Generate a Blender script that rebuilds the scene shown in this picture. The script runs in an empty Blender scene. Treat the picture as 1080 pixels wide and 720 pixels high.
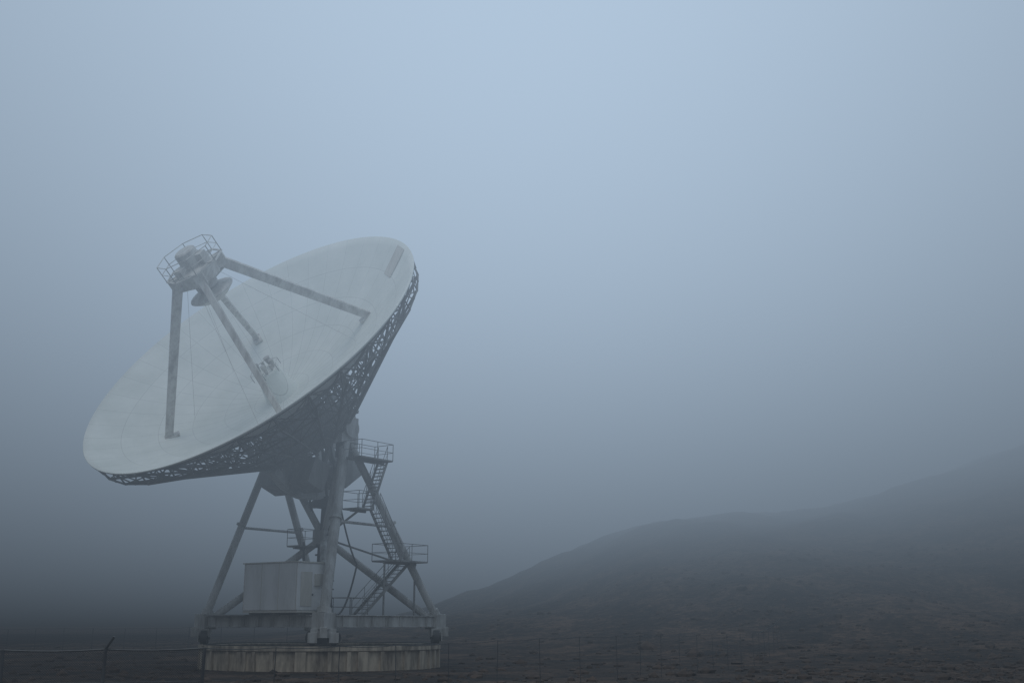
import bpy, math, random
from mathutils import Vector, Matrix, noise
random.seed(7)
R=math.radians
scn=bpy.context.scene
scn.view_settings.view_transform='Standard'
try: scn.view_settings.look='None'
except Exception: pass
scn.view_settings.exposure=0

# ---------------------------------------------------------------- helpers
class MB:
    def __init__(s): s.v=[]; s.f=[]
    def frame(s,p,q,up=None):
        d=(q-p); L=d.length; d=d/L
        u=Vector(up) if up is not None else Vector((0,0,1))
        if abs(d.dot(u.normalized()))>0.97: u=Vector((1,0.2,0))
        a=d.cross(u).normalized(); b=a.cross(d).normalized()
        return d,a,b
    def tube(s,p,q,r,n=6,r2=None):
        p=Vector(p);q=Vector(q)
        if (q-p).length<1e-5: return
        r2=r if r2 is None else r2
        d,a,b=s.frame(p,q); k=len(s.v)
        for (c,rr) in ((p,r),(q,r2)):
            for i in range(n):
                t=2*math.pi*i/n
                s.v.append(c+a*(rr*math.cos(t))+b*(rr*math.sin(t)))
        for i in range(n):
            j=(i+1)%n
            s.f.append((k+i,k+j,k+n+j,k+n+i))
        s.f.append(tuple(k+i for i in range(n))[::-1]); s.f.append(tuple(k+n+i for i in range(n)))
    def beam(s,p,q,w,h,up=None,w2=None,h2=None):
        p=Vector(p);q=Vector(q)
        w2=w if w2 is None else w2; h2=h if h2 is None else h2
        d,a,b=s.frame(p,q,up); k=len(s.v)
        for (c,ww,hh) in ((p,w,h),(q,w2,h2)):
            for sx,sy in ((-1,-1),(1,-1),(1,1),(-1,1)):
                s.v.append(c+a*(sx*ww/2)+b*(sy*hh/2))
        for i in range(4):
            j=(i+1)%4; s.f.append((k+i,k+j,k+4+j,k+4+i))
        s.f.append((k+3,k+2,k+1,k)); s.f.append((k+4,k+5,k+6,k+7))
    def box(s,c,X,Y,Z):   # half-vectors
        c=Vector(c); k=len(s.v)
        for z in (-1,1):
            for sx,sy in ((-1,-1),(1,-1),(1,1),(-1,1)):
                s.v.append(c+X*sx+Y*sy+Z*z)
        for i in range(4):
            j=(i+1)%4; s.f.append((k+i,k+j,k+4+j,k+4+i))
        s.f.append((k+3,k+2,k+1,k)); s.f.append((k+4,k+5,k+6,k+7))
    def revolve(s,prof,n,fn,close=False):
        k=len(s.v); m=len(prof)
        for i in range(n):
            t=2*math.pi*i/n
            for (r,z) in prof: s.v.append(Vector(fn(r*math.cos(t),r*math.sin(t),z)))
        for i in range(n):
            j=(i+1)%n
            for a in range(m-1):
                s.f.append((k+i*m+a,k+j*m+a,k+j*m+a+1,k+i*m+a+1))
            if close: s.f.append((k+i*m+m-1,k+j*m+m-1,k+j*m,k+i*m))
    def obj(s,name,mat,parent=None,smooth=False,mw=None,bevel=0):
        me=bpy.data.meshes.new(name); me.from_pydata([tuple(v) for v in s.v],[],s.f)
        me.validate(); me.update()
        o=bpy.data.objects.new(name,me); scn.collection.objects.link(o)
        if mat: me.materials.append(mat)
        if smooth:
            for p in me.polygons: p.use_smooth=True
        if parent: o.parent=parent
        if mw is not None: o.matrix_world=mw
        if bevel:
            b=o.modifiers.new('bevel','BEVEL'); b.width=bevel; b.segments=2; b.limit_method='ANGLE'
        return o

def newmat(name):
    m=bpy.data.materials.new(name); m.use_nodes=True
    nt=m.node_tree; return m,nt,nt.nodes['Principled BSDF']
def N(nt,t,**kw):
    n=nt.nodes.new(t)
    for k,v in kw.items(): setattr(n,k,v)
    return n
def math_n(nt,op,a=None,b=None,c=None,clamp=False):
    n=nt.nodes.new('ShaderNodeMath'); n.operation=op; n.use_clamp=clamp
    for i,x in enumerate((a,b,c)):
        if x is None: continue
        if isinstance(x,(int,float)): n.inputs[i].default_value=x
        else: nt.links.new(x,n.inputs[i])
    return n.outputs[0]
def ramp(nt,fac,stops):
    r=nt.nodes.new('ShaderNodeValToRGB'); e=r.color_ramp.elements
    while len(e)<len(stops): e.new(0.5)
    for i,(p,c) in enumerate(stops):
        e[i].position=p; e[i].color=(c[0],c[1],c[2],1)
    nt.links.new(fac,r.inputs[0]); return r.outputs[0]

def painted(name,c1,c2,scale=1.2,rough=0.55,streak=True,bump=0.05):
    m,nt,b=newmat(name)
    tc=N(nt,'ShaderNodeTexCoord'); mp=N(nt,'ShaderNodeMapping')
    mp.inputs['Scale'].default_value=(1,1,0.25 if streak else 1)
    nt.links.new(tc.outputs['Object'],mp.inputs[0])
    n1=N(nt,'ShaderNodeTexNoise'); n1.inputs['Scale'].default_value=scale; n1.inputs['Detail'].default_value=6; n1.inputs['Roughness'].default_value=0.65
    nt.links.new(mp.outputs[0],n1.inputs['Vector'])
    col=ramp(nt,n1.outputs[0],[(0.35,c2),(0.6,c1)])
    nt.links.new(col,b.inputs['Base Color']); b.inputs['Roughness'].default_value=rough
    bp=N(nt,'ShaderNodeBump'); bp.inputs['Strength'].default_value=bump; bp.inputs['Distance'].default_value=0.05
    nt.links.new(n1.outputs[0],bp.inputs['Height']); nt.links.new(bp.outputs[0],b.inputs['Normal'])
    return m
M_white=painted('white_steel_paint',(0.55,0.55,0.53),(0.26,0.25,0.23))
M_leg=painted('weathered_white_paint',(0.62,0.61,0.57),(0.36,0.34,0.31),2.0)
M_patch=painted('faded_panel',(0.62,0.59,0.53),(0.50,0.48,0.42),2.0)
M_truss=painted('grimy_shaded_truss_paint',(0.20,0.195,0.18),(0.07,0.066,0.062),1.5)  # white paint with grime, darkened to carry the shade behind the dish
M_dark=painted('dark_steel',(0.06,0.06,0.06),(0.03,0.03,0.03),2)
M_grey=painted('grey_machinery',(0.30,0.30,0.29),(0.17,0.165,0.155),1.6)
M_box=painted('cabin_panel',(0.80,0.80,0.79),(0.62,0.62,0.60),0.8)
M_conc=painted('stained_concrete',(0.62,0.53,0.41),(0.16,0.125,0.095),1.3,0.85,True,0.4)
M_galv=painted('galvanised_wire',(0.07,0.075,0.08),(0.03,0.03,0.035),4)
M_rock=painted('volcanic_rock',(0.09,0.06,0.043),(0.028,0.021,0.017),1.0,0.95,False,0.5)

# ---------------------------------------------------------------- frame of the dish
d=Vector((-.436,-.618,.652)).normalized()
e=Vector((-d.y,d.x,0)).normalized()*-1
if e.x<0: e=-e
h=Vector((d.x,d.y,0)).normalized()
v=d.cross(e).normalized()
Zup=Vector((0,0,1))
SC=0.955
C=Vector((-16.85,70.5,20.0))           # rim centre
V=C-d*4.4*SC                              # dish vertex
O=Vector((-12.3,76.0,0))               # azimuth axis on the ground
E=C-d*8.0*SC                              # elevation axis
DM=Matrix(((e.x,v.x,d.x,V.x),(e.y,v.y,d.y,V.y),(e.z,v.z,d.z,V.z),(0,0,0,1)))@Matrix.Diagonal((SC,SC,SC,1))
def D(x,y,z): return DM@Vector((x,y,z))
FL=8.85; RD=12.5
def par(r): return r*r/(4*FL)

root=bpy.data.objects.new('radio_telescope',None); scn.collection.objects.link(root)
root.location=(O.x,O.y,0)
bpy.context.view_layer.update()
RI=Matrix.Translation((-O.x,-O.y,0))
def add(mb,name,mat,smooth=False,bevel=0,mw=None):
    o=mb.obj(name,mat,None,smooth,None,bevel)
    if mw is not None: o.matrix_basis=mw
    o.parent=root; o.matrix_parent_inverse=RI
    return o

# ---- reflector
mb=MB()
prof=[(0.001,0)]+[(r,par(r)) for r in [i*0.5 for i in range(1,26)]]
prof+= [(RD+0.03,par(RD)-0.02),(RD+0.02,par(RD)-0.11)]+[(r,par(r)-0.08) for r in [12-i for i in range(0,12)]]
mb.revolve(prof,128,lambda x,y,z:(x,y,z))
m,nt,b=newmat('reflector_panels')
tc=N(nt,'ShaderNodeTexCoord'); sx=N(nt,'ShaderNodeSeparateXYZ'); nt.links.new(tc.outputs['Object'],sx.inputs[0])
r2=math_n(nt,'ADD',math_n(nt,'MULTIPLY',sx.outputs[0],sx.outputs[0]),math_n(nt,'MULTIPLY',sx.outputs[1],sx.outputs[1]))
rr=math_n(nt,'SQRT',r2)
fr=math_n(nt,'FRACT',math_n(nt,'DIVIDE',rr,2.1))
ringseam=math_n(nt,'LESS_THAN',fr,0.015)
ang=math_n(nt,'DIVIDE',math_n(nt,'ARCTAN2',sx.outputs[1],sx.outputs[0]),2*math.pi/40)
fa=math_n(nt,'ABSOLUTE',math_n(nt,'SUBTRACT',math_n(nt,'FRACT',ang),0.5))
radseam=math_n(nt,'LESS_THAN',math_n(nt,'MULTIPLY',fa,math_n(nt,'MULTIPLY',rr,2*math.pi/40)),0.016)
seam=math_n(nt,'MAXIMUM',ringseam,radseam)
cx=N(nt,'ShaderNodeCombineXYZ'); nt.links.new(math_n(nt,'FLOOR',math_n(nt,'ADD',ang,0.5)),cx.inputs[0]); nt.links.new(math_n(nt,'FLOOR',math_n(nt,'DIVIDE',rr,2.1)),cx.inputs[1])
wn=N(nt,'ShaderNodeTexWhiteNoise'); nt.links.new(cx.outputs[0],wn.inputs[0])
nn=N(nt,'ShaderNodeTexNoise'); nn.inputs['Scale'].default_value=0.3; nn.inputs['Detail'].default_value=8; nn.inputs['Roughness'].default_value=0.62
nt.links.new(tc.outputs['Object'],nn.inputs['Vector'])
f=math_n(nt,'ADD',math_n(nt,'MULTIPLY',wn.outputs[0],0.07),nn.outputs[0])
col=ramp(nt,f,[(0.33,(0.70,0.73,0.68)),(0.70,(0.86,0.88,0.83))])
mx=N(nt,'ShaderNodeMixRGB'); nt.links.new(math_n(nt,'MULTIPLY',seam,0.30),mx.inputs[0]); nt.links.new(col,mx.inputs[1]); mx.inputs[2].default_value=(0.25,0.25,0.24,1)
nt.links.new(mx.outputs[0],b.inputs['Base Color']); b.inputs['Roughness'].default_value=0.7
M_dish=m
add(mb,'dish_reflector',M_dish,True,0,DM)

mb=MB()
a0=R(50); pts=[]
for (r,da) in ((12.25,-3.6),(12.25,3.6),(10.4,3.9),(10.4,-3.9)):
    a=a0+R(da); pts.append((r*math.cos(a),r*math.sin(a),par(r)+0.03))
mb.v=[D(*p) for p in pts]; mb.f=[(0,1,2,3)]
add(mb,'access_panel',M_patch)

# ---- backup structure
mb=MB(); NR=32
rs=[1.6,4.0,6.0,8.0,10.0,12.25]
def botz(r): return -3.2 if r<=4 else -3.2+(r-4)*0.80
for i in range(NR):
    a=2*math.pi*i/NR; a2=2*math.pi*(i+1)/NR
    P=lambda r,z,aa=a: D(r*math.cos(aa),r*math.sin(aa),z)
    for k in range(len(rs)):
        r=rs[k]; zt=par(r)-0.15; zb=botz(r)
        if r>12: zb=par(r)-0.15-0.85
        mb.tube(P(r,zt),P(r,zb),0.05,5)
        q=0.055 if r<12 else 0.06
        mb.tube(P(r,zb),P(r,zb,a2),q,5)
        mb.tube(P(r,zt),P(r,zt,a2),0.045,5)
        if (i+k)%2==0: mb.tube(P(r,zt),P(r,zb,a2),0.035,4)
        else: mb.tube(P(r,zb),P(r,zt,a2),0.035,4)
        if k<len(rs)-1:
            rn=rs[k+1]; ztn=par(rn)-0.15; zbn=botz(rn)
            if rn>12: zbn=par(rn)-1.0
            mb.tube(P(r,zt),P(rn,ztn),0.055,5); mb.tube(P(r,zb),P(rn,zbn),0.08,5)
            if k%2==0: mb.tube(P(r,zb),P(rn,ztn),0.05,5)
            else: mb.tube(P(r,zt),P(rn,zbn),0.05,5)
            if i%2==0: mb.tube(P(r,zb),P(rn,zbn,a2),0.04,4)
            else: mb.tube(P(rn,zbn),P(r,zb,a2),0.04,4)
for i in range(NR*2):
    a=2*math.pi*i/(NR*2); a2=2*math.pi*(i+1)/(NR*2)
    zt=par(12.4)-0.1; zb=par(12.25)-1.0
    p=D(12.45*math.cos(a),12.45*math.sin(a),zt); q=D(12.25*math.cos(a2),12.25*math.sin(a2),zb)
    if i%2: p=D(12.45*math.cos(a2),12.45*math.sin(a2),zt); q=D(12.25*math.cos(a),12.25*math.sin(a),zb)
    mb.tube(p,q,0.04,4)
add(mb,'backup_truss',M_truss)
mb=MB(); mb.revolve([(0.01,-0.4),(1.5,-0.4),(1.5,-3.3),(2.3,-3.35),(2.3,-3.7),(0.01,-3.7)],32,D)
for i in range(16):
    a=2*math.pi*i/16
    mb.beam(D(1.5*math.cos(a),1.5*math.sin(a),-3.3),D(4.05*math.cos(a),4.05*math.sin(a),-3.3),0.25,0.3,d)
add(mb,'dish_hub',M_grey)

# ---- quadrupod
ZR=3.75
mb=MB()
for a in (45,135,225,315):
    A=R(a); r0=7.8
    p=D(r0*math.cos(A),r0*math.sin(A),par(r0)-0.02); q=D(1.5*math.cos(A),1.5*math.sin(A),ZR+6.6)
    mb.beam(p,q,0.34,0.5,d,0.42,0.62)
    mb.beam(D((r0+0.3)*math.cos(A),(r0+0.3)*math.sin(A),par(r0)+0.05),D((r0-0.7)*math.cos(A),(r0-0.7)*math.sin(A),par(r0-.7)+0.12),0.6,0.14,d)
    mb.tube(q+(p-q).normalized()*0.5,D(0,0,ZR+5.6),0.13,6)
add(mb,'quadrupod_legs',M_leg,bevel=0.03)
mb=MB()
for a in (25,150,200,290):
    A=R(a); mb.tube(D(1.1*math.cos(A),1.1*math.sin(A),ZR+6.3),D(6.3*math.cos(A+.15),6.3*math.sin(A+.15),par(6.3)),0.010,4)
add(mb,'guy_cables',M_leg)
mb=MB()
mb.revolve([(0.01,ZR+5.4),(0.75,ZR+5.45),(0.8,ZR+6.0),(1.25,ZR+6.05),(1.35,ZR+6.1),(1.35,ZR+7.0),(1.25,ZR+7.05),(0.75,ZR+7.1),(0.72,ZR+8.2),(0.6,ZR+8.3),(0.01,ZR+8.3)],24,D)
for a in (45,135,225,315):
    A=R(a); c=D(1.55*math.cos(A),1.55*math.sin(A),ZR+6.6)
    X=(D(math.cos(A),math.sin(A),0)-D(0,0,0)); Y=(D(-math.sin(A),math.cos(A),0)-D(0,0,0))
    mb.box(c,X*0.42,Y*0.34,d*0.42)
for (x,y,w,z0,z1) in ((0.9,0.2,0.28,7.0,7.8),(-0.5,0.95,0.25,7.0,7.6),(-0.2,-1.0,0.3,7.0,7.5)):
    mb.box(D(x,y,ZR+(z0+z1)/2),e*w,v*w,d*((z1-z0)/2))
add(mb,'apex_housing',M_leg,bevel=0.02)
mb=MB()
mb.revolve([(0.01,ZR+4.35),(0.5,ZR+4.4),(1.0,ZR+4.6),(1.5,ZR+4.95),(1.55,ZR+5.02),(1.5,ZR+5.1),(0.6,ZR+5.4),(0.01,ZR+5.42)],40,D)
add(mb,'subreflector',M_leg,True)
mb=MB()
def rail_loop(mb,pts,up,hgt,closed=True,r=0.03,mid=True):
    n=len(pts); rng=range(n if closed else n-1)
    for i in rng:
        p=Vector(pts[i]);q=Vector(pts[(i+1)%n])
        mb.tube(p+up*hgt,q+up*hgt,r,5)
        if mid: mb.tube(p+up*hgt*0.5,q+up*hgt*0.5,r*0.8,5)
        L=(q-p).length; k=max(1,int(L/1.2))
        for j in range(k+1):
            s=p+(q-p)*(j/k); mb.tube(s,s+up*hgt,r,5)
pts=[D(2.0*math.cos(R(a)),2.0*math.sin(R(a)),ZR+7.05) for a in range(0,360,45)]
rail_loop(mb,pts,d,1.1,True,0.028)
for i in range(8):
    mb.beam(pts[i],pts[(i+1)%8],0.1,0.08,d); mb.beam(D(0,0,ZR+7.0),pts[i],0.08,0.08,d)
add(mb,'apex_railing',M_leg)

# ---- feed cone
mb=MB()
mb.revolve([(1.25,-0.1),(1.15,0.3),(0.8,1.9),(0.88,1.95),(0.88,2.1),(0.01,2.12)],28,D)
add(mb,'feed_cone',M_dish)
mb=MB()
for i in range(8):
    a=2*math.pi*i/8; r=0.62; hh=2.2+0.35*((i*37)%5)/5; rr=0.10+0.04*((i*13)%3)
    mb.tube(D(r*math.cos(a),r*math.sin(a),2.05),D(r*math.cos(a),r*math.sin(a),hh+0.3),rr*0.6,10,rr*1.25)
rail_loop(mb,[D(1.1*math.cos(R(a)),1.1*math.sin(R(a)),1.9) for a in range(0,360,60)],d,0.5,True,0.02,False)
add(mb,'feed_horns',M_leg)

# ---- elevation gear and counterweight
mb=MB()
def G(t,r,k):
    return E+(-v*math.cos(t)-d*math.sin(t))*r+e*k
n=28
for i in range(n):
    t=math.pi*(i/n)*1.0-0.12; t2=math.pi*((i+1)/n)-0.12
    for (ra,rb,k) in ((3.9,4.4,0.32),(1.2,3.9,0.08)):
        if ra<2 and (i%7)in(2,3,4) : 
            ra=3.0
        q=[G(t,ra,-k),G(t2,ra,-k),G(t2,rb,-k),G(t,rb,-k),G(t,ra,k),G(t2,ra,k),G(t2,rb,k),G(t,rb,k)]
        b0=len(mb.v); mb.v+=q
        for f_ in ((0,1,2,3),(7,6,5,4),(0,4,5,1),(1,5,6,2),(2,6,7,3),(3,7,4,0)): mb.f.append(tuple(b0+x for x in f_))
add(mb,'elevation_gear',M_white)
mb=MB()
for s in (-1,1):
    c=G(R(20),3.2,1.35*s); mb.box(c,e*0.85,(-v*math.cos(R(20))-d*math.sin(R(20)))*0.9,(v*math.sin(R(20))-d*math.cos(R(20)))*0.75)
    c=G(R(75),3.0,1.35*s); mb.box(c,e*0.8,(-v*math.cos(R(75))-d*math.sin(R(75)))*0.8,(v*math.sin(R(75))-d*math.cos(R(75)))*0.9)
    mb.beam(G(R(20),2.6,1.35*s),D(1.6*s,-2.8,-3.2),0.35,0.35,e)
    mb.beam(G(R(75),2.6,1.2*s),E+e*1.2*s,0.4,0.5,e)
    mb.beam(E+e*2.2*s,D(2.6*s,2.6,-3.2),0.35,0.4,e); mb.beam(E+e*2.2*s,D(2.6*s,-2.6,-3.2),0.35,0.4,e)
    mb.beam(G(R(50),3.4,0.3*s),E+e*2.3*s,0.3,0.3,e)
mb.tube(E-e*3.7,E+e*3.7,0.45,16)
add(mb,'counterweight_arms',M_grey,bevel=0.03)

# ---- azimuth frame and towers
S=5.2
cor={'f':O+h*S+e*S,'l':O+h*S-e*S,'r':O-h*S+e*S,'b':O-h*S-e*S}
ZB=2.85
def at(p,z): return Vector((p.x,p.y,z))
mb=MB()
seq=['f','l','b','r']
for i in range(4):
    p=cor[seq[i]];q=cor[seq[(i+1)%4]]; dd=(q-p).normalized()
    mb.beam(at(p,ZB)+dd*0.45,at(q,ZB)-dd*0.45,0.5,0.62)
    for k in (-1,1):
        mb.beam(at(p,ZB+k*0.335)+dd*0.45,at(q,ZB+k*0.335)-dd*0.45,0.72,0.05)
    for k in range(1,8):
        c=at(p,ZB).lerp(at(q,ZB),k/8); mb.box(c,dd*0.02,Vector((-dd.y,dd.x,0))*0.33,Zup*0.3)
for s in seq:
    p=cor[s]; mb.box(at(p,ZB),h*0.5,e*0.5,Zup*0.48)
    mb.beam(at(p,ZB)+(O-p).normalized()*0.7,at(O,ZB)+(p-O).normalized()*1.0,0.34,0.45)
mb.revolve([(1.15,ZB-0.6),(1.15,ZB+0.5),(0.9,ZB+0.5),(0.9,ZB-0.6)],24,lambda x,y,z:(O.x+x,O.y+y,z),True)
add(mb,'azimuth_base_frame',M_white,bevel=0.02)

mb=MB()
Bf=E+e*3.3; Bb=E-e*3.3
node=at(O+h*0.2,8.2)
for (s,B) in (('f',Bf),('r',Bf),('l',Bb),('b',Bb)):
    p=at(cor[s],3.2); rr=0.28 if s!='f' else 0.36
    mb.tube(p,B-Zup*0.4,rr*0.9,14)
    mb.tube(p,p+(B-p)*0.03,rr*1.3,14)
    mb.tube(p+(B-p)*0.49,p+(B-p)*0.5,rr*1.15,14)
    mb.tube(at(cor[s],3.1)+(O-cor[s]).normalized()*0.5,node,0.24,12)
for B in (Bf,Bb):
    mb.tube(node,B-Zup*0.5,0.24,12)
    s=1 if B is Bf else -1
    mb.box(B-Zup*0.1,h*0.75,e*0.38,Zup*0.85)
    mb.tube(B-e*0.55*s,B+e*0.6*s,0.62,20)
mb.box(node,h*0.5,e*0.5,Zup*0.45)
for (a,b_,B) in (('f','r',Bf),('l','b',Bb)):
    t=0.48
    p=at(cor[a],3.2)+(B-at(cor[a],3.2))*t; q=at(cor[b_],3.2)+(B-at(cor[b_],3.2))*t
    mb.tube(p,q,0.09,10)
add(mb,'support_tower',M_white)

mb=MB()
mb.box(Bf-Zup*1.3+h*0.1,h*0.5,e*0.3,Zup*0.6)
mb.box(G(R(62),4.75,0.0),e*0.7,h*0.45,Zup*0.35)
mb.tube(G(R(62),4.8,-1.1),G(R(62),4.8,1.1),0.28,12)
mb.beam(G(R(62),4.9,0),node,0.5,0.6)
add(mb,'elevation_drive',M_dark,bevel=0.02)

mb=MB()
mb.tube(at(O,1.4),at(O,7.6),0.38,16)
for k in range(10):
    a=2*math.pi*k/10; o=Vector((math.cos(a)*.55,math.sin(a)*.55,0))
    mb.tube(at(O,3.0)+o,at(O,8.0)+o*0.8,0.06,6)
for k in range(9): 
    z=3.2+k*0.55
    mb.revolve([(0.62,z),(0.66,z),(0.66,z+0.08),(0.62,z+0.08)],16,lambda x,y,z:(O.x+x,O.y+y,z),True)
lad=cor['f']+(O-cor['f'])*0.28
for s in (-1,1): mb.beam(at(lad+e*0.25*s,3.1),at(lad+e*0.25*s+h*-0.8,9.6),0.07,0.07)
for k in range(24):
    t=k/24; c=at(lad,3.1)+(at(lad-h*0.8,9.6)-at(lad,3.1))*t
    mb.tube(c-e*0.25,c+e*0.25,0.03,5)
def sag(mb,p,q,s,r,n=10):
    prev=Vector(p)
    for i in range(1,n+1):
        t=i/n; c=Vector(p).lerp(Vector(q),t)-Zup*(s*4*t*(1-t)); mb.tube(prev,c,r,5); prev=c
sag(mb,E+e*1.2-Zup*1,at(O+e*0.5,7.6),-0.2,0.09); sag(mb,E-e*0.8-Zup*1,at(O-e*0.5,7.6),0.2,0.09)
sag(mb,at(O+h*2,7.8),at(O+h*5.2+e*4.2,4.4),1.4,0.06); sag(mb,at(O+h*2,7.8),at(O+h*5.2+e*3.9,4.2),1.9,0.05)
sag(mb,E+e*2.0-Zup*1,at(O+e*2.4-h*0.5,6.4),1.0,0.06); sag(mb,at(O+e*2.4-h*0.5,6.4),at(O+e*4.4+h*3.4,3.2),0.8,0.06)
add(mb,'cable_wrap',M_dark)

# ---- equipment cabin
mb=MB()
cc=at(O+h*5.2+e*1.85,4.85)
mb.box(cc,e*2.3,h*1.25,Zup*1.38)
add(mb,'equipment_cabin',M_box,bevel=0.03)
mb=MB()
mb.box(cc+Zup*1.42,e*2.37,h*1.32,Zup*0.035)
for k in (-1,-0.33,0.33,1): mb.box(cc+h*1.256+e*2.24*k,e*0.02,h*0.008,Zup*1.36)
mb.box(cc-Zup*1.45,e*2.3,h*1.2,Zup*0.06)
mb.box(cc+e*2.315+h*0.5-Zup*0.15,e*0.014,h*0.45,Zup*1.0)
mb.box(cc+e*2.37-h*0.5+Zup*0.4,e*0.07,h*0.35,Zup*0.35)
add(mb,'cabin_trim',M_patch)
mb=MB()
for k in range(-1,2): mb.beam(at(cc+e*2.0*k+h*0.9,ZB+0.45),at(cc+e*2.0*k-h*1.1,ZB+0.45),0.16,0.24)
mb.beam(at(cc-e*2.4+h*0.6,3.22),at(cc-e*6.1+h*0.6,3.22),0.8,0.06)
add(mb,'cabin_supports',M_grey)

# ---- platforms, stairs
mb=MB()
def platform(c,hx,hy,ux,uy,rails=True,hgt=1.1):
    mb.box(c,ux*hx,uy*hy,Zup*0.05)
    mb.beam(c-ux*hx-Zup*.1,c+ux*hx-Zup*.1,0.1,0.16)
    if rails:
        rail_loop(mb,[c-ux*hx-uy*hy,c+ux*hx-uy*hy,c+ux*hx+uy*hy,c-ux*hx+uy*hy],Zup,hgt,True,0.022)
def stairs(p,q,w,side):
    p=Vector(p);q=Vector(q); nst=max(3,int(abs(q.z-p.z)/0.24))
    for s in (-1,1):
        o=side*(w/2*s)
        mb.beam(p+o,q+o,0.05,0.2); mb.tube(p+o+Zup*1.0,q+o+Zup*1.0,0.022,5); mb.tube(p+o+Zup*.5,q+o+Zup*.5,0.015,5)
        for k in range(5):
            c=p.lerp(q,k/4)+o; mb.tube(c,c+Zup*1.0,0.018,5)
    run=(q-p); run.z=0; run.normalize()
    for k in range(1,nst):
        c=p.lerp(q,k/nst); mb.box(c,side*(w/2),run*0.12,Zup*0.02)
P1=Bf+e*1.2-h*0.9; P1.z=13.0
platform(P1,1.5,0.8,h,e)
Pm=at(O+e*4.3+h*0.7,9.7)
P2=at(O+e*4.6-h*2.2,6.6)
stairs(P1-h*1.3+e*0.1,Pm+e*0.1+h*0.2,0.8,e)
platform(Pm+h*0.9,0.7,0.7,h,e)
stairs(Pm+e*0.9+h*0.3,P2+h*1.0+e*0.6,0.8,e)
platform(P2,1.6,1.0,h,e)
stairs(P2-h*0.9-e*0.4,at(O+e*4.2+h*1.3,3.1),0.85,e)
platform(at(O+e*4.3+h*2.0,3.15),0.8,0.7,h,e)
platform(at(O+h*1.2-e*0.9,7.6),0.8,0.6,h,e)
for (a,b_) in ((P1,Bf-Zup*1.8),(P2,at(cor['r'],3.2)+(Bf-at(cor['r'],3.2))*0.35),(P2,node),(Pm+h*.9,node)):
    mb.tube(a-Zup*0.1,b_,0.07,6)
for s in (-1,1): mb.tube(P2+h*1.5*s-Zup*.1,at(P2+h*1.5*s,3.0),0.07,6)
add(mb,'access_stairs',M_grey)

# ---- wheels
mb=MB(); mw=MB()
for s in seq:
    p=cor[s]; rad=(p-O).normalized(); tan=Vector((-rad.y,rad.x,0))
    mb.box(at(p,2.15),rad*0.34,tan*0.75,Zup*0.26)
    for k in (-1,1):
        c=at(p+tan*0.62*k,1.90)
        mw.tube(c-rad*0.2,c+rad*0.2,0.42,24); mw.tube(c-rad*0.27,c+rad*0.27,0.16,12)
        mb.box(c+rad*0.34,rad*0.05,tan*0.28,Zup*0.3)
    mb.box(at(p+rad*0.6,2.2),rad*0.25,tan*0.22,Zup*0.3)
add(mb,'wheel_bogies',M_white,bevel=0.02); add(mw,'track_wheels',M_dark)

# ---- foundation
fd=bpy.data.objects.new('concrete_foundation',None); scn.collection.objects.link(fd)
mb=MB()
cyl=lambda x,y,z:(O.x+x,O.y+y,z)
mb.revolve([(7.5,-0.6),(7.5,1.12),(7.68,1.14),(7.68,1.42),(6.4,1.42),(6.4,-0.6)],72,cyl)
for i in range(36):
    a=2*math.pi*(i+0.3*math.sin(i*5))/36; u=Vector((math.cos(a),math.sin(a),0)); t=Vector((-u.y,u.x,0))
    mb.box(at(O+u*7.53,0.27),u*0.12,t*(0.12 if i%3 else 0.32),Zup*0.83)
mb.obj('ring_wall',M_conc,fd,False,None,0.02)
mb=MB(); mb.revolve([(7.15,1.424),(7.15,1.49),(7.4,1.49),(7.4,1.424)],72,cyl,True); mb.obj('steel_track',M_dark,fd)
mb=MB(); mb.revolve([(2.2,-0.5),(2.2,1.3),(0.01,1.32)],32,cyl); mb.obj('centre_pier',M_conc,fd)

# ---------------------------------------------------------------- terrain
RX=[-400,-120,-60,-30,-8.5,2.5,12.3,19.8,27.3,36,42.3,51.2,60,68,100,150,260,600,1600]
RZ=[0,0,0,1.0,4.4,8.4,12.8,15.7,16.4,16.2,17.2,19.5,22.2,25.0,33.5,44,55,70,70]
K=178/150
def interp(x):
    x=x/K
    if x<=RX[0]: return RZ[0]
    for i in range(len(RX)-1):
        if x<=RX[i+1]:
            t=(x-RX[i])/(RX[i+1]-RX[i]); return K*(RZ[i]+(RZ[i+1]-RZ[i])*t)
    return RZ[-1]*K
def Rx(x): return (interp(x-7)+interp(x)*2+interp(x+7))/4
def sm(t): t=max(0,min(1,t)); return t*t*(3-2*t)
def hillh(x,y):
    y0=84-0.35*max(0,min(80,x)); k=sm((y-y0)/(186-y0))
    k=0.6*k+0.4*k**1.4
    far=1-0.5*sm((y-200)/350)
    return Rx(x)*k*far
def tz(x,y):
    H=hillh(x,y)
    n=noise.noise(Vector((x*0.03,y*0.03,0)))*1.9+noise.noise(Vector((x*0.1,y*0.1,4)))*1.1+noise.noise(Vector((x*0.35,y*0.35,9)))*0.45
    nearpad=sm((math.hypot(x-O.x,y-O.y)-14)/30)
    amp=min(1,H/6)
    z=H+n*(0.10*nearpad+0.95*amp)
    z+=0.9*(1-sm((y-3)/25))*(1-sm((abs(x)-10)/30))
    z-=0.25*sm((y-25)/6)*(1-sm((y-45)/10))
    return z
def axis(lo,hi,step,ext):
    a=[]; x=lo
    while x<=hi: a.append(x); x+=step
    s=step; x=hi
    while x<ext: s*=1.25; x+=s; a.append(x)
    s=step; x=lo
    while x>-ext: s*=1.25; x-=s; a.insert(0,x)
    return a
xs=axis(-90,140,1.6,2500); ys=axis(-6,240,1.6,2500)
g=MB(); hl=MB(); idx={}
zz=[[tz(x,y) for x in xs] for y in ys]
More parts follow.
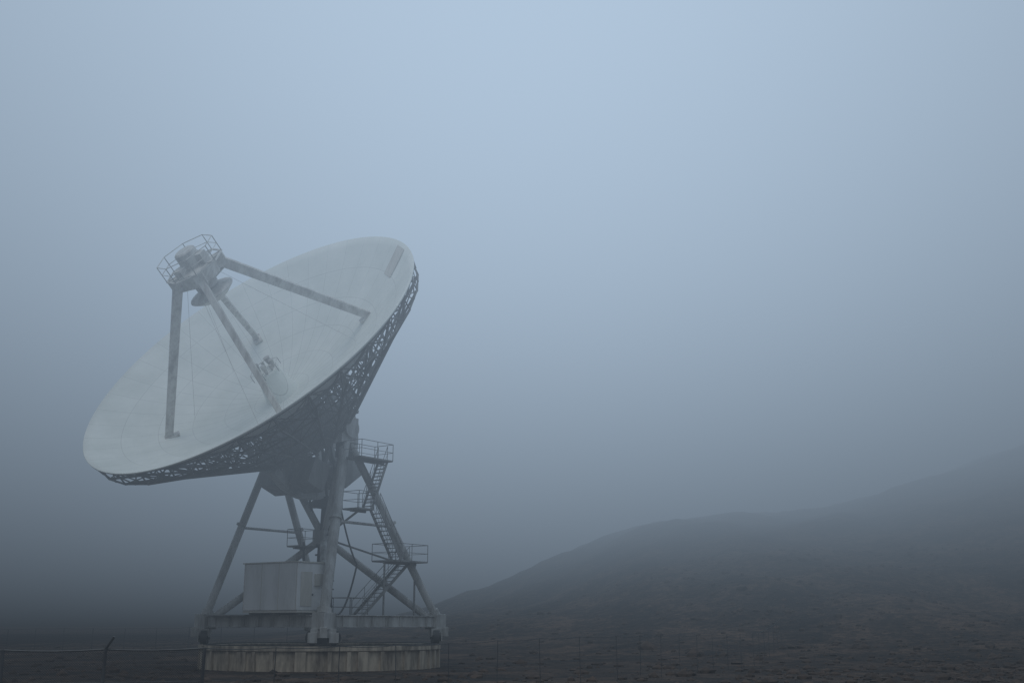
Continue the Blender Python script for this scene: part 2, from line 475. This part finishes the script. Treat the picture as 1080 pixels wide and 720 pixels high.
def put(mbx,key,i,j):
    k=(key,i,j)
    if k not in idx:
        idx[k]=len(mbx.v); mbx.v.append(Vector((xs[i],ys[j],zz[j][i])))
    return idx[k]
for j in range(len(ys)-1):
    for i in range(len(xs)-1):
        ishill=hillh((xs[i]+xs[i+1])/2,(ys[j]+ys[j+1])/2)>0.4
        M,key=(hl,'h') if ishill else (g,'g')
        M.f.append((put(M,key,i,j),put(M,key,i+1,j),put(M,key,i+1,j+1),put(M,key,i,j+1)))
def soil(name,c1,c2,c3):
    m,nt,b=newmat(name)
    tc=N(nt,'ShaderNodeTexCoord')
    n1=N(nt,'ShaderNodeTexNoise'); n1.inputs['Scale'].default_value=0.14; n1.inputs['Detail'].default_value=9; n1.inputs['Roughness'].default_value=0.78
    n2=N(nt,'ShaderNodeTexNoise'); n2.inputs['Scale'].default_value=1.3; n2.inputs['Detail'].default_value=6; n2.inputs['Roughness'].default_value=0.75
    for n in (n1,n2): nt.links.new(tc.outputs['Object'],n.inputs['Vector'])
    f=math_n(nt,'ADD',math_n(nt,'MULTIPLY',n1.outputs[0],0.6),math_n(nt,'MULTIPLY',n2.outputs[0],0.4))
    col=ramp(nt,f,[(0.43,c1),(0.5,c2),(0.59,c3)])
    nt.links.new(col,b.inputs['Base Color']); b.inputs['Roughness'].default_value=0.95
    bp=N(nt,'ShaderNodeBump'); bp.inputs['Strength'].default_value=1.0; bp.inputs['Distance'].default_value=0.4
    nt.links.new(n2.outputs[0],bp.inputs['Height']); nt.links.new(bp.outputs[0],b.inputs['Normal'])
    return m
M_soil=soil('cinder_soil',(0.008,0.006,0.005),(0.042,0.027,0.018),(0.14,0.086,0.055))
g.obj('ground',M_soil,None,True); hl.obj('hillside',M_soil,None,True)

mb=MB()
import bmesh
bm=bmesh.new(); bmesh.ops.create_icosphere(bm,subdivisions=1,radius=1)
iv=[v_.co.copy() for v_ in bm.verts]; ifc=[tuple(x.index for x in f_.verts) for f_ in bm.faces]; bm.free()
cnt=0
while cnt<4200:
    y=46+random.random()**1.4*95; x=random.uniform(-0.5,0.62)*y
    if math.hypot(x-O.x,y-O.y)<9.5: continue
    dens=0.25+0.75*sm((x-5)/25)
    if random.random()>dens: continue
    s=0.07+0.34*random.random()**3
    if random.random()<0.03: s*=2.0
    z=tz(x,y); k=len(mb.v); o=Vector((random.random()*50,0,0)); sc=Vector((random.uniform(.7,1.4),random.uniform(.7,1.4),random.uniform(.5,.9)))
    for c in iv:
        w=s*(1+0.5*noise.noise(c*1.3+o)); mb.v.append(Vector((x+c.x*w*sc.x,y+c.y*w*sc.y,z+c.z*w*sc.z)))
    for f_ in ifc: mb.f.append(tuple(k+a for a in f_))
    cnt+=1
mb.obj('volcanic_rocks',M_rock)

# ---------------------------------------------------------------- fences
m,nt,b=newmat('chain_link')
tc=N(nt,'ShaderNodeTexCoord'); sp=N(nt,'ShaderNodeSeparateXYZ'); nt.links.new(tc.outputs['UV'],sp.inputs[0])
w=[]
for sg in ('ADD','SUBTRACT'):
    t=math_n(nt,sg,sp.outputs[0],sp.outputs[1]); t=math_n(nt,'FRACT',math_n(nt,'MULTIPLY',t,13.0))
    w.append(math_n(nt,'LESS_THAN',t,0.2))
mask=math_n(nt,'MAXIMUM',w[0],w[1])
tr=N(nt,'ShaderNodeBsdfTransparent'); ms=N(nt,'ShaderNodeMixShader')
nt.links.new(mask,ms.inputs[0]); nt.links.new(tr.outputs[0],ms.inputs[1]); nt.links.new(b.outputs[0],ms.inputs[2])
b.inputs['Base Color'].default_value=(0.02,0.02,0.023,1); b.inputs['Roughness'].default_value=0.7
nt.links.new(ms.outputs[0],nt.nodes['Material Output'].inputs['Surface'])
M_link=m
def fence(path,hgt=2.1,sp_=3.05,arms=(),pr=0.04,mesh=True,wire=0.022):
    r=bpy.data.objects.new('chain_link_fence',None); scn.collection.objects.link(r)
    posts=MB(); pts=[]
    for a,b_ in zip(path[:-1],path[1:]):
        a=Vector((a[0],a[1],0)); b_=Vector((b_[0],b_[1],0)); n=max(1,round((b_-a).length/sp_))
        for k in range(n): pts.append(a.lerp(b_,k/n))
    pts.append(Vector((path[-1][0],path[-1][1],0)))
    pts=[Vector((p.x,p.y,tz(p.x,p.y))) for p in pts]
    me_v=[];me_f=[];uv=[];u=0
    for i,p in enumerate(pts):
        ln=Vector((random.uniform(-.05,.05),0,0))
        posts.tube(p-Zup*0.3,p+Zup*hgt+ln,pr,8)
        if i in arms: posts.tube(p+Zup*hgt+ln,p+Zup*(hgt+0.38)+Vector((0.32,-0.1,0)),0.045,6)
        if i<len(pts)-1:
            q=pts[i+1]; L=(q-p).length
            sag(posts,p+Zup*(hgt-0.02),q+Zup*(hgt-0.02),0.05,wire,4)
            posts.tube(p+Zup*(hgt*0.5),q+Zup*(hgt*0.5),wire*0.5,4)
            k=len(me_v); me_v+=[p+Zup*.03,q+Zup*.03,q+Zup*(hgt-.05),p+Zup*(hgt-.05)]; me_f.append((k,k+1,k+2,k+3))
            uv+=[(u,0),(u+L,0),(u+L,hgt),(u,hgt)]; u+=L
    posts.obj('posts_and_wires',M_galv,r)
    if mesh:
        mm=MB(); mm.v=me_v; mm.f=me_f; o=mm.obj('wire_mesh',M_link,r)
        ul=o.data.uv_layers.new(name='UVMap')
        for i,x in enumerate(uv): ul.data[i].uv=x
fence([(-34.4,35),(-13.15,38.0),(-10.05,38.4)],arms=(7,),pr=0.055,wire=0.03)
fence([(-10.05,38.4),(5,56),(16,78),(22,96)],pr=0.016,mesh=False,wire=0.014)
fence([(-75,118),(-40,112),(-18,110)],mesh=False,pr=0.035)

# ---------------------------------------------------------------- fog (absorbing volume with added glow for scattered daylight)
fx0,fx1,fy0,fy1,fz0,fz1=-230,230,-20,340,-12,95
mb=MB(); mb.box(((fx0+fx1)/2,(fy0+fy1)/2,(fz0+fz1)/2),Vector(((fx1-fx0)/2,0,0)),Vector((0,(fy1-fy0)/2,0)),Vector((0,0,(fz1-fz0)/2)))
m=bpy.data.materials.new('glowing_fog_volume'); m.use_nodes=True; nt=m.node_tree; nt.nodes.clear()
out=N(nt,'ShaderNodeOutputMaterial'); geo=N(nt,'ShaderNodeNewGeometry'); sp=N(nt,'ShaderNodeSeparateXYZ'); nt.links.new(geo.outputs['Position'],sp.inputs[0])
X,Y,Z=sp.outputs
zc=math_n(nt,'MAXIMUM',Z,0.0)
dens=math_n(nt,'ADD',math_n(nt,'MULTIPLY',math_n(nt,'MINIMUM',zc,35.0),0.00032),0.0066)
bz=math_n(nt,'DIVIDE',zc,24.0,clamp=True); 
bank=math_n(nt,'MULTIPLY',math_n(nt,'DIVIDE',math_n(nt,'SUBTRACT',Y,90.0),65.0,clamp=True),math_n(nt,'POWER',bz,1.3))
# the bank thins out towards the higher ground on the east side
thin=math_n(nt,'SUBTRACT',1.0,math_n(nt,'MULTIPLY',math_n(nt,'DIVIDE',math_n(nt,'SUBTRACT',X,22.0),50.0,clamp=True),0.74))
dens=math_n(nt,'ADD',dens,math_n(nt,'MULTIPLY',math_n(nt,'MULTIPLY',bank,0.038),thin))
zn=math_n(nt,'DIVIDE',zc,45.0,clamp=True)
Lz=math_n(nt,'ADD',0.015,math_n(nt,'MULTIPLY',math_n(nt,'POWER',zn,0.92),0.79))  # glow rising with height stands in for daylight scattered down through the fog
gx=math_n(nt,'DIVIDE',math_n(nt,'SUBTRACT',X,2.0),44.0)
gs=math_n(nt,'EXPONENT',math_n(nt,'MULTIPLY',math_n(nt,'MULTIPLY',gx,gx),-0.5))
gs=math_n(nt,'ADD',0.38,math_n(nt,'MULTIPLY',gs,0.62))  # brighter middle and dimmer sides painted into the fog glow
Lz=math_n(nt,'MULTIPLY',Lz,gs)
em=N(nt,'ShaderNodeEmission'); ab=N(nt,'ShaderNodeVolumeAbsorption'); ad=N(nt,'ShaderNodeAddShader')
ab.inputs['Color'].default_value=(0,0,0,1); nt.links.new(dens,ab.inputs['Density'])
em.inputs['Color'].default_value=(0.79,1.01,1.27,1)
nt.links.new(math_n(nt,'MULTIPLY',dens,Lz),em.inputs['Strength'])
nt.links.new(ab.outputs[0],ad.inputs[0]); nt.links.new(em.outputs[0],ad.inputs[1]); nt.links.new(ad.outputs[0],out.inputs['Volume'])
try: m.cycles.volume_step_rate=1.4
except Exception as ex: print('step',ex)
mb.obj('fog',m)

# ---------------------------------------------------------------- light
w=bpy.data.worlds.new('World'); scn.world=w; w.use_nodes=True; nt=w.node_tree
bg=nt.nodes['Background']; sky=N(nt,'ShaderNodeTexSky'); sky.sky_type='NISHITA'; sky.sun_disc=False
SEL,SAZ=58,205
sky.sun_elevation=R(SEL); sky.sun_rotation=R(SAZ); sky.dust_density=4
hs=N(nt,'ShaderNodeHueSaturation'); hs.inputs['Saturation'].default_value=0.6
nt.links.new(sky.outputs[0],hs.inputs['Color']); nt.links.new(hs.outputs[0],bg.inputs[0]); bg.inputs[1].default_value=0.06
sl=bpy.data.lights.new('sun','SUN'); sl.energy=2.2; sl.angle=R(30); sl.color=(1,0.985,0.94)
so_=bpy.data.objects.new('sun',sl); scn.collection.objects.link(so_)
az=R(SAZ); el=R(SEL); sd=Vector((math.sin(az)*math.cos(el),math.cos(az)*math.cos(el),math.sin(el)))
so_.rotation_euler=(-sd).to_track_quat('-Z','Y').to_euler()

# ---------------------------------------------------------------- camera
cd=bpy.data.cameras.new('camera'); cam=bpy.data.objects.new('camera',cd); scn.collection.objects.link(cam)
cd.lens=40; cd.sensor_width=36; cd.clip_end=6000; cd.clip_start=0.1
cam.location=(0,0,2.6); cam.rotation_euler=(R(90+14),0,0)
scn.camera=cam
